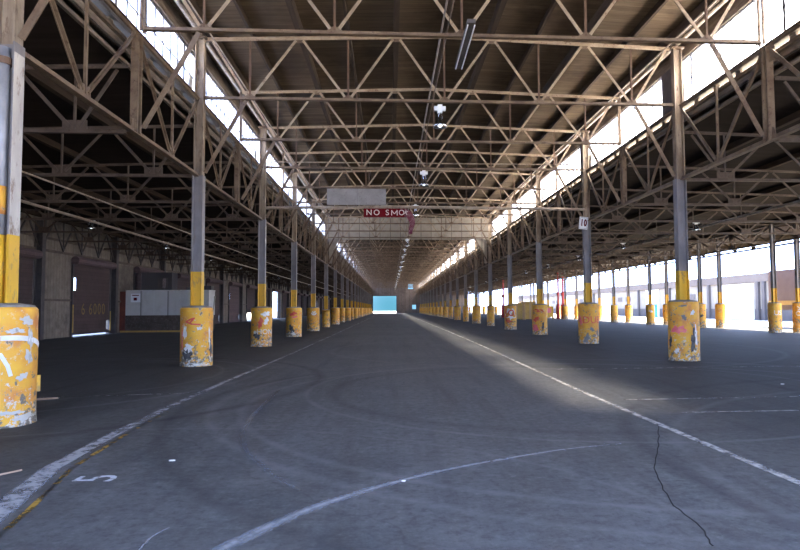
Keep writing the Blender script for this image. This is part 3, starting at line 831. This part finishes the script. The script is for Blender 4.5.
# ------------------------------------------------------------ services
o = MB().tube([(XL+.17, CY(2)-.25, 5.92), (0, CY(2)-.25, 6.0), (XR-.17, CY(2)-.25, 5.92)], .065).build('overhead_pipe', M['pipe'])
tag(o, 'thick rusty pipe crossing the lane just above the red sign', 'pipe')
o = MB().tube([(XL+.2, CY(2)+.3, 8.05), (XR-.2, CY(2)+.3, 8.05)], .03, 6).build('cross_rod', M['pipe'])
tag(o, 'thin rod crossing the lane high up behind the sign', 'rod')
o = MB().tube([(1.18, 8, 7.9), (1.18, YEND-2, 7.9)], .022, 6).build('conduit', M['pipe']); tag(o, 'thin pale cable conduit along the lane trusses, left one of two', 'conduit', 'conduits above the lane')
o = MB().tube([(1.32, 8, 7.93), (1.32, YEND-2, 7.93)], .016, 6).build('conduit', M['steel']); tag(o, 'thin brown cable conduit along the lane trusses, right one of two', 'conduit', 'conduits above the lane')
for X, w_ in ((-12.6,'left'), (-9.9,'left inner'), (14.6,'right')):
    o = MB().tube([(X, 9, 5.33), (X, YEND-2, 5.33)], .055 if X != -9.9 else .03, 8).build('sprinkler_pipe', M['pipe'])
    tag(o, 'long pipe hung under the %s side roof trusses, running away' % w_, 'pipe')
# fluorescent batten
e = empty('tube_light_fixture', (1.72, 13.9, 7.56)); tag(e, 'unlit twin tube light fixture hanging high in the lane near the camera', 'light fixture')
MB().box(-.09,.09,-1.25,1.25,.02,.10).build('housing', M['dark'], e)
for s in (-.075,.075): MB().tube([(s,-1.2,-.01),(s,1.2,-.01)], .016, 8).build('tube', M['white'], e)
# high bay lamps
def lamp(scale=1.0):
    e = empty('high_bay_lamp')
    MB().box(-.17,.17,-.06,.06,-.20,-.08).box(-.07,.07,-.07,.07,-.27,-.03).build('ballast', M['white'], e)
    MB().tube([(0,0,0),(0,0,-.1)], .012, 6).build('hook', M['dark'], e)
    st = MB().lathe([(.06,-.28),(.05,-.27)], 12)
    for k in range(4):
        a = k*math.pi/2+.4; st.beam((.07*math.cos(a),.07*math.sin(a),-.27), (.09*math.cos(a),.09*math.sin(a),-.48), .015, .015)
    st.build('cage_stem', M['chrome'], e)
    MB().lathe([(.07,-.42),(.09,-.47),(.14,-.55),(.18,-.62),(.215,-.70),(.205,-.70),(.17,-.62),(.13,-.55),(.08,-.47)], 20, cap=False).build('reflector', M['chrome'], e, smooth=True)
    MB().lathe([(.02,-.46),(.05,-.52),(.075,-.60),(.06,-.67),(.02,-.70)], 14).build('bulb', M['bulb'], e, smooth=True)
    return e
L0 = lamp(); first = True
for n in range(1, NCOL):
    if n == 4: continue
    e = L0 if first else copy_fast(L0, (0,0,0)); first = False
    e.location = (1.49, CY(n)-.13, 7.68)
    if n == 1: e.location.y = CY(1)
    e.location.z = 7.66
    tag(e, 'silver high bay lamp hanging over the driving lane, %s from the camera' % ordw(n if n < 4 else n-1), 'lamp', 'lamps over the driving lane')
for n in range(2, 12):
    for X, w_ in ((14.25,'right'), (-12.6,'left')):
        e = copy_fast(L0, (X-.25, CY(n)+.35, 5.52)); e.scale = (.85,.85,.62)
        tag(e, 'small silver lamp hanging under the %s side roof, %s from the camera' % (w_, ordw(n-1)), 'lamp', 'lamps under the %s side roof' % w_)

# ------------------------------------------------------------ signs
YS = CY(2)-.42
e = empty('blank_board', (-1.43, YS, 6.04)); tag(e, 'large blank grey-white board standing on the pipe above the red sign', 'board')
MB().box(-1.27,.02,-.02,.02,0,.70).build('panel', M['grey_board'], e); MB().box(.03,1.26,-.02,.02,.0,.70).build('panel', M['grey_board'], e)
for x in (-1.0, .03, 1.0): MB().box(x-.02,x+.02,.02,.05,-.04,.72).build('batten', M['dark'], e)
e = empty('no_smoking_sign', (-.1, YS+.02, 5.71)); tag(e, 'torn dark red sign reading NO SMO, its right end curling down', 'sign')
MB().box(-1.03,.72,-.012,.012,-.185,.185).build('sign_board', M['red'], e)
# curled strip: starts at x=.72, bends right and down
cp = [(.72,0),(.80,-.005),(.88,-.05),(.95,-.14),(1.01,-.26),(1.05,-.38),(1.06,-.5),(1.03,-.62),(.99,-.74),(.97,-.86),(.99,-.95)]
mb = MB(); vs = []
for i, (x, z) in enumerate(cp):
    a = Vector(cp[max(i-1,0)]); b = Vector(cp[min(i+1,len(cp)-1)]); d = (b-a).normalized(); q = Vector((-d.y, d.x))
    w = .185*(1 - .62*i/(len(cp)-1)); tw = -.02*i
    for k in (1,-1):
        for yy in (-.008,.008): vs.append((x+q.x*w*k, tw + yy + .03*k*math.sin(i*.6), z+q.y*w*k))
fs = []
for i in range(len(cp)-1):
    b = i*4; fs += [(b,b+2,b+6,b+4),(b+1,b+5,b+7,b+3),(b,b+4,b+5,b+1),(b+2,b+3,b+7,b+6)]
fs += [(0,1,3,2),(len(cp)*4-4,len(cp)*4-2,len(cp)*4-1,len(cp)*4-3)]
mb.add(vs, fs).build('curled_strip', worn('faded_sign_strip', (.12,.015,.03), (.18,.08,.09), (.4,.28,.26), 7, .9), e)
def flat_text(s, size, m, parent, loc, name, rot=0, sx=1.0, bold=.003):
    cu = D.curves.new(name, 'FONT'); cu.body = s; cu.size = size; cu.align_x = 'CENTER'; cu.align_y = 'CENTER'; cu.extrude = .004; cu.space_character = 1.22; cu.offset = bold; cu.resolution_u = 4
    o = D.objects.new(name, cu); col.objects.link(o)
    dg = bpy.context.evaluated_depsgraph_get(); me = D.meshes.new_from_object(o.evaluated_get(dg)); D.objects.remove(o)
    me.name = name; me.materials.clear(); me.materials.append(m)
    o = D.objects.new(name, me); col.objects.link(o); o.parent = parent; o.location = loc; o.rotation_euler = (math.pi/2, rot, 0); o.scale = (sx,1,1)
    return o
for ch, x, w_ in (('N',-.80,1.0),('O',-.475,1.0),('S',-.016,1.05),('O',.60,.95)):
    flat_text(ch, .34, M['cream'], e, (x,-.018,0), 'letter', 0, w_, .002)
mm = MB(); u_ = (0,1,0)
for a_, b_ in (((-.12,-.115),(-.12,.115)),((.12,-.115),(.12,.115)),((-.12,.10),(0,-.05)),((.12,.10),(0,-.05))):
    mm.beam((.29+a_[0],-.018,a_[1]), (.29+b_[0],-.018,b_[1]), .036, .008, u_)
mm.build('letter', M['cream'], e)
flat_text('K', .24, M['cream'], e, (.80,-.08,-.01), 'letter', .4, .9)
for x in (-.8, .5): MB().beam((x,0,.18),(x,-.0,.26), .02, .02).build('hanger', M['dark'], e)
# number plate on the second right column
e = empty('number_plate', (XR-.24, CY(2)-.32, 5.30)); e.rotation_euler = (0, math.radians(6), 0); tag(e, 'small white plate with red number 10 on the right row column', 'sign')
MB().box(-.19,.19,-.012,.012,-.27,.27).build('plate', M['white'], e)
MB().box(-.16,-.15,-.014,-.012,-.24,.24).box(.15,.16,-.014,-.012,-.24,.24).box(-.16,.16,-.014,-.012,.23,.24).box(-.16,.16,-.014,-.012,-.24,-.23).build('border', M['black'], e)
flat_text('10', .40, M['red'], e, (0,-.017,0), 'numeral', 0, .62, .02)

# ------------------------------------------------------------ fire curtain across the lane
YC = CY(5)+.35
mb = MB(); t0, t1 = YC, YC+.12
def zz(x): return zdeck(x)-.31
mb.prism([(XL+.02,zz(XL)),(XL+.02,7.6),(XR-.02,7.6),(XR-.02,zz(XR))], 1, t0, t1)
mb.prism([(XL+.2,7.6),(XL+.2,5.5),(-5.05,5.5),(-4.95,6.65),(-4.4,7.6)], 1, t0, t1)
mb.prism([(XR-.2,7.6),(7.45,7.6),(8.25,6.65),(8.35,5.5),(XR-.2,5.5)], 1, t0, t1)
mb.box(XL+.1, XR-.1, t0-.05, t0, 8.12, 8.2).box(XL+.1, XR-.1, t0-.05, t0, 7.6, 7.7)
struct(mb, 'wall_curtain', M['bulkhead'])

# ------------------------------------------------------------ partition office on the left
e = empty('partition_office', (-15.6, 44.6, 0)); tag(e, 'low grey walled office box with brown base standing by the left wall', 'office')
x0, x1 = -2.85, 2.85; dep = 1.5
MB().box(x0,x1,0,.12,1.18,2.88).box(x1-.12,x1,.12,dep,1.18,2.88).build('upper_panel', M['partition'], e)
MB().box(x0,x1,-.01,.13,.12,1.18).box(x1-.13,x1+.01,.13,dep,.12,1.18).build('wainscot', M['wainscot'], e)
MB().box(x0-.3,x1+.02,-.12,.02,0,.12).build('kerb', M['yellow_wood'], e)
MB().box(x0,x1+.03,-.03,dep,2.88,2.95).build('roof_board', M['white_box'], e)
MB().box(x0-.4,x0-.02,.0,.1,.1,2.85).build('red_side_panel', M['maroon'], e, )
MB().box(x1-.9,x1-.86,-.015,0,1.2,2.88).box(x0+1.9,x0+1.93,-.015,0,1.2,2.88).box(x0+3.7,x0+3.73,-.015,0,1.2,2.88).build('batten', M['partition'], e)
s = MB().box(x0+.35,x0+1.0,-.03,-.0,2.1,2.7).build('notice', M['white'], e)
MB().box(x0+.55,x0+.78,-.035,-.03,2.22,2.42).box(x0+.45,x0+.9,-.035,-.03,2.55,2.61).build('notice_mark', M['red'], s)
e = empty('rooftop_cabinet', (-17.0, 46.6, 2.95)); tag(e, 'grey cabinet with a small shiny window on top of the office box', 'cabinet')
MB().box(-1.2,1.0,0,1.2,0,1.35).build('body', M['pallid_grey'], e)
MB().box(.0,.7,-.04,-.0,.15,.95).build('window_surround', M['dark'], e); MB().box(.35,.62,-.06,-.04,.2,.9).build('window_glass', M['chrome'], e)
for (x, w, h) in ((-13.4,.7,.35),(-14.4,.9,.25)):
    o = MB().box(x-w/2,x+w/2,46.2,46.9,2.95,2.95+h).build('crate', M['dark'], origin=(x,46.5,2.95)); tag(o, 'dark low crate on the office roof, %s one' % ('right' if x > -14 else 'left'), 'crate')
e = empty('debris_heap', (-12.35, 44.1, 0)); tag(e, 'pale post with a rag leaning at the right corner of the office', 'post')
MB().beam((-.05,0,0),(.12,.1,2.5), .07, .05).build('post', M['white_box'], e)
# tagging on the first complete shutter
dr = D.objects['door_7'] if 'door_7' in D.objects else None
for dd in [o for o in D.objects if o.name.startswith('door_') and abs(o.location.y-(WP[6]-2.75)) < .1]:
    t = flat_text('6 6000', 1.0, worn('ochre_chalk', (.30,.21,.08), (.2,.14,.06), None, 8, .8, bmp=0), dd, (.085,.2,1.6), 'graffiti', 0, .95, .0)
    t.rotation_euler = (math.pi/2, 0, math.pi/2)

# ------------------------------------------------------------ things in the right aisle, far
def at_floor(u, v): return None
for i, (x, y, w, d, h) in enumerate(((15.9,78,1.7,1.6,2.1),(17.7,78.6,1.5,1.6,2.3),(18.9,88,1.6,1.6,2.2))):
    e = empty('plywood_crate', (x,y,0)); tag(e, 'ochre plywood crate standing far off between right columns, %s' % ('leftmost','middle one','rightmost')[i], 'crate', 'plywood crates')
    MB().box(-w/2,w/2,-d/2,d/2,.1,h).build('crate_body', M['yellow_wood'], e)
    for xx in (-w/2+.08, 0, w/2-.08): MB().box(xx-.05,xx+.05,-d/2-.03,-d/2,.1,h).build('crate_batten', M['twig'], e)
    for xx in (-w/2+.1, w/2-.1): MB().box(xx-.08,xx+.08,-d/2,d/2,0,.1).build('skid', M['twig'], e)
for i, (x, y, h, r_) in enumerate(((22.6,82.5,6.3,.14),(23.85,84.5,6.3,.2),(18.0,98.0,6.4,.2))):
    e = empty('standpipe', (x,y,0)); tag(e, ('red standpipe beside a red painted board','thicker red standpipe right of its neighbour','red standpipe farthest back behind right columns')[i], 'pipe', 'red standpipes')
    MB().tube([(0,0,0),(0,0,h)], r_*.7, 12).build('riser', M['red_pipe'], e); MB().lathe([(r_*1.6,0),(r_*1.6,1.9),(r_*1.1,2.0)], 16).build('guard_pipe', M['red_pipe'], e, smooth=True)
    MB().lathe([(r_*1.2,3.2),(r_*1.4,3.3),(r_*1.4,3.5),(r_*1.2,3.6)], 12).build('valve', M['red_pipe'], e)
e = empty('hazard_barrier', (21.3, 82.0, 0)); tag(e, 'yellow barrier with a red square sign beside the red standpipes', 'barrier')
MB().box(-.5,.5,-.05,.05,.3,1.7).build('panel', M['band'], e); MB().box(-.3,.2,-.07,-.05,.85,1.5).build('red_square', M['pink'], e)
for x in (-.45,.45): MB().box(x-.05,x+.05,-.3,.3,0,.3).build('foot', M['yellow_wood'], e)
# bollard posts near the right edge and outside
e = empty('portable_toilet', (39.6, 91.5, -.05)); tag(e, 'tall blue portable toilet standing against the pale wall outside', 'toilet')
MB().box(-.5,.5,-.5,.5,0,2.05).build('cabin', M['blue'], e); MB().prism([(-.55,2.05),(.55,2.05),(.4,2.3),(-.4,2.3)], 1, -.55, .55).build('roof_cap', M['white'], e)
MB().box(-.54,-.5,-.35,.35,.1,1.9).build('door', M['blue'], e)

# building across the yard
XO = 43.5
e = empty('warehouse_building', (XO, 90, -.05)); tag(e, 'long low white building across the sunlit yard on the right', 'building')
mb = MB(); YA, YZ = -85, 120
mb.box(0, 16, YA, YZ, 1.3, 4.5).build('wall', M['pallid'], e)
MB().box(-.03, 16, YA, YZ, 0, 1.3).build('plinth', M['pallid_grey'], e)
MB().box(-.25, 16, YA, YZ, 4.5, 5.5).build('fascia', M['pallid_pink'], e)
for y in (-52,-38,-30.5,-27.5,-20.5,-19.3,-8,4,16,28,40,52,64): MB().box(-.3,-.03,y-.25,y+.25,0,4.5).build('pilaster', M['pallid_grey'], e)
for y0, y1 in ((-18.3,-11),(-36,-31.5),(8,13),(30,35),(54,60)): 
    d_ = MB().box(-.08,-.03,y0,y1,0.02,4.4).build('door', M['white'], e)
    MB().box(-.1,-.08,y0,y1,2.1,2.14).build('rail', M['pallid_grey'], d_)
for y0 in (-4,0,20,24,44,48,68,72): MB().box(-.06,0.0,y0,y0+2.2,2.6,3.4).build('window', M['dark'], e)
# trailer parked just outside
e = empty('box_trailer', (31.2, 41.0, -.05)); tag(e, 'dull mauve box trailer with an ochre rail parked outside the right edge', 'trailer')
MB().box(-1.25,1.25,-6.8,6.4,2.05,4.4).build('box_body', M['trailer'], e)
MB().box(-1.27,1.27,-6.8,6.42,1.72,2.05).build('rail', M['trailer_rail'], e)
MB().box(-1.15,-1.05,-6.8,6.0,1.35,1.72).box(1.05,1.15,-6.8,6.0,1.35,1.72).build('skirt', M['trailer'], e)
for y in (-5.2,-4.0):
    for x in (-1.0,1.0): MB().tube([(x-.13,y,.52),(x+.13,y,.52)], .52, 20).build('wheel', M['rubber'], e)
MB().box(-.95,-.8,3.6,3.75,0.0,1.35).box(.8,.95,3.6,3.75,0,1.35).build('landing_leg', M['dark'], e)
MB().box(-.9,.9,-5.3,-3.9,.45,.6).build('axle_beam', M['dark'], e)

# ------------------------------------------------------------ painted lines and marks on the floor
def ribbon(name, pts, m, w, z=.004, origin=None):
    mb = MB(); vs = []
    P = [Vector((p[0],p[1],0)) for p in pts]; W = [p[2] if len(p) > 2 else w for p in pts]
    for i, p in enumerate(P):
        d = (P[min(i+1,len(P)-1)] - P[max(i-1,0)]).normalized(); q = Vector((-d.y,d.x,0))*W[i]/2
        vs += [(p+q).to_tuple(), (p-q).to_tuple()]
    vs = [(x,y,z) for x,y,_ in vs] + [(x,y,z-.003) for x,y,_ in vs]; n = len(P)*2
    fs = []
    for i in range(len(P)-1):
        b = 2*i; fs += [(b,b+1,b+3,b+2), (n+b,n+b+2,n+b+3,n+b+1), (b,b+2,n+b+2,n+b), (b+1,n+b+1,n+b+3,b+3)]
    fs += [(0,n,n+1,1), (n-2,n-1,2*n-1,2*n-2)]
    o = mb.add(vs, fs).build(name, m)
    uv = o.data.uv_layers.new(name='UVMap')
    for lp_ in o.data.loops:
        uv.data[lp_.index].uv = ((lp_.vertex_index % n)//2 / max(1, len(P)-1), float(lp_.vertex_index % 2))
    return o
rr = random.Random(3)
lp = [(-2.93,4.3,.30),(-3.1,5.2,.26),(-3.42,6.6,.22),(-3.54,8.3,.18),(-3.62,10.5,.15),(-3.62,14,.14),(-3.5,22,.14),(-3.4,40,.14),(-3.3,80,.15),(-3.3,190,.16)]
tag(ribbon('lane_line', lp, M['line_left'], .2), 'worn greyish white lane line along the left side of the lane', 'floor marking')
tag(ribbon('lane_line', [(-2.70,4.3,.05),(-2.88,5.2,.05),(-3.22,6.6,.05),(-3.38,8.2,.05),(-3.48,10,.04)], M['line_yellow'], .05, .003), 'thin faded yellow line hugging the left lane line', 'floor marking')
lp = [(3.72,3.5,.13),(3.68,6,.13),(3.64,9,.13),(3.62,12,.12),(3.75,20,.12),(3.85,27,.13),(3.92,41,.14),(3.95,82,.16),(3.95,190,.16)]
tag(ribbon('lane_line', lp, M['line_right'], .13), 'worn white lane line along the right side of the lane', 'floor marking')
for (xa,ya,xb,yb,lab) in ((4.3,15.85,22,16.1,'farthest'),(4.0,10.55,20,10.95,'middle'),(4.4,9.2,16,9.35,'nearest')):
    tag(ribbon('bay_line', [(xa,ya),((xa+xb)/2,(ya+yb)/2),(xb,yb)], M['line_thin'], .07), 'thin faded white bay line reaching right from the lane line, %s of three' % lab, 'floor marking')
tag(ribbon('bay_line', [(-9.5,11.3),(-6.5,11.8),(-3.8,12.2)], M['line_thin'], .04), 'faint pale bay line on the floor beside the nearest left drum', 'floor marking')
ap = [(-1.5,3.7,.17),(-1.2,4.15,.17),(-1.04,4.46,.17),(-.71,5.0,.15),(-.35,5.42,.14),(.09,5.84,.13),(.59,6.22,.11),(1.15,6.55,.09),(1.9,6.94,.06),(2.7,7.2,.03)]
def dense(pts, k=6):
    out = []
    for i in range(len(pts)-1):
        p0 = pts[max(i-1,0)]; p1 = pts[i]; p2 = pts[i+1]; p3 = pts[min(i+2,len(pts)-1)]
        for j in range(k):
            t = j/k; out.append(tuple(.5*((2*b)+(-a+c)*t+(2*a-5*b+4*c-d)*t*t+(-a+3*b-3*c+d)*t**3) for a,b,c,d in zip(p0,p1,p2,p3)))
    out.append(pts[-1]); return out
tag(ribbon('scuff_mark', dense(ap), M['scuff'], .1), 'pale curved tyre scuff sweeping across the foreground floor', 'floor marking')
tag(ribbon('scuff_mark', dense([(-1.62,3.9,.03),(-1.68,4.5,.025),(-1.62,4.75,.015)]), M['scuff'], .02), 'short pale scratch on the floor at the bottom edge of the picture', 'floor marking')
tag(ribbon('scuff_mark', dense([(-2.2,12.6,.10),(-2.05,9.4,.12),(-1.75,7.6,.12),(-1.2,6.3,.12),(-.8,5.6,.05)]), M['scuff_faint'], .05, .0035), 'faint curved tyre scuff between the left line and the lane middle', 'floor marking')
# the painted 5, read from the left side of the lane
v5, f5 = text_geo('5', .55)
num = MB().add([(v.x, v.y*.98, .006) for v in v5] + [(v.x, v.y*.98, .004) for v in v5], f5 + [tuple(q+len(v5) for q in f[::-1]) for f in f5]).build('floor_number', M['five'], loc=(-2.76,6.15,0)); num.rotation_euler.z = math.pi/2
tag(num, 'small white painted number 5 lying sideways beside the left lane line', 'floor marking')
cr = dense([(3.76,8.64),(3.45,7.88),(3.09,7.09),(2.62,6.1),(2.42,5.49),(2.28,4.94),(2.24,4.46),(2.14,4.11)], 5)
cr = [(x+rr.uniform(-.012,.012), y, .010) for x, y in cr]
tag(ribbon('floor_crack', cr, M['crack'], .01, .003), 'dark wandering crack in the asphalt left of the right lane line', 'crack')

# litter
def stick(pts, r, lab):
    o = MB().tube(pts, r, 6).build('wood_splinter', M['twig'], origin=pts[0]); tag(o, lab, 'stick', 'sticks lying on the floor')
stick([(-6.35,11.45,.018),(-5.95,11.62,.02)], .018, 'broken reddish stick lying right of the nearest yellow drum')
stick([(-4.0,6.0,.01),(-3.66,6.5,.012)], .01, 'thin pale stick on the floor at the left picture edge')
for i, (x, y, s, lab) in enumerate(((-5.9,8.6,.05,'white paper scrap left of the lane line, under the nearest drum'),(-2.3,6.8,.03,'tiny white scrap on the floor right of the painted 5'),
                     (.12,5.82,.02,'small white scrap on the pale curved scuff'),(8.0,12.3,.04,'small white scrap in the right aisle among the bay lines'),(-9.4,14.2,.05,'small pale scrap on the dark floor of the left aisle'))):
    mb = MB().prism([(-s,-s*.5),(s*.3,-s*.7),(s,.1*s),(.2*s,s*.6),(-.7*s,s*.4)], 2, .001, .012)
    o = mb.build('paper_scrap', M['wspray'], loc=(x,y,0)); tag(o, lab, 'scrap', 'scraps of paper on the floor')

# ------------------------------------------------------------ light
w = D.worlds.new('sky'); SC.world = w; w.use_nodes = True; nt = w.node_tree; bg = nt.nodes['Background']
tc = nt.nodes.new('ShaderNodeTexCoord'); sep = nt.nodes.new('ShaderNodeSeparateXYZ'); nt.links.new(tc.outputs['Generated'], sep.inputs[0])
f = ramp(nt, sep.outputs[1], [(.992,(4.0,5.3,8.6)),(.997,(.12,.40,.56))])
# clear blue low in the far (north) sky, bright haze everywhere else
nt.links.new(f, bg.inputs[0]); bg.inputs[1].default_value = 1.0
sun = D.lights.new('sun', 'SUN'); sun.energy = 105; sun.angle = math.radians(9.0); sun.color = (1,.84,.60)
so = D.objects.new('sun', sun); col.objects.link(so)
dirv = Vector((-1, .10, -1.62)); so.rotation_euler = dirv.to_track_quat('-Z','Y').to_euler()

# ------------------------------------------------------------ camera
cam = D.cameras.new('camera'); co = D.objects.new('camera', cam); col.objects.link(co); SC.camera = co
fpx, cx, yaw, pit, roll = 620, 428.866, .0625, .0529, -.0054
cam.sensor_width = 36; cam.lens = fpx/800*36; cam.shift_x = (400-cx)/800; cam.clip_end = 1000
fw = Vector((math.sin(yaw)*math.cos(pit), math.cos(yaw)*math.cos(pit), math.sin(pit)))
rt = Vector((math.cos(yaw), -math.sin(yaw), 0)); up = rt.cross(fw)
r2 = rt*math.cos(roll) + up*math.sin(roll); u2 = -rt*math.sin(roll) + up*math.cos(roll)
mt = Matrix((( r2.x, u2.x, -fw.x, 0), (r2.y, u2.y, -fw.y, 0), (r2.z, u2.z, -fw.z, 1.6), (0,0,0,1)))
co.matrix_world = mt

vs_ = SC.view_settings; vs_.view_transform = 'Standard'; vs_.look = 'None'; vs_.exposure = 0.3; vs_.gamma = 1; vs_.use_curve_mapping = False
SC.cycles.max_bounces = 8; SC.cycles.diffuse_bounces = 5
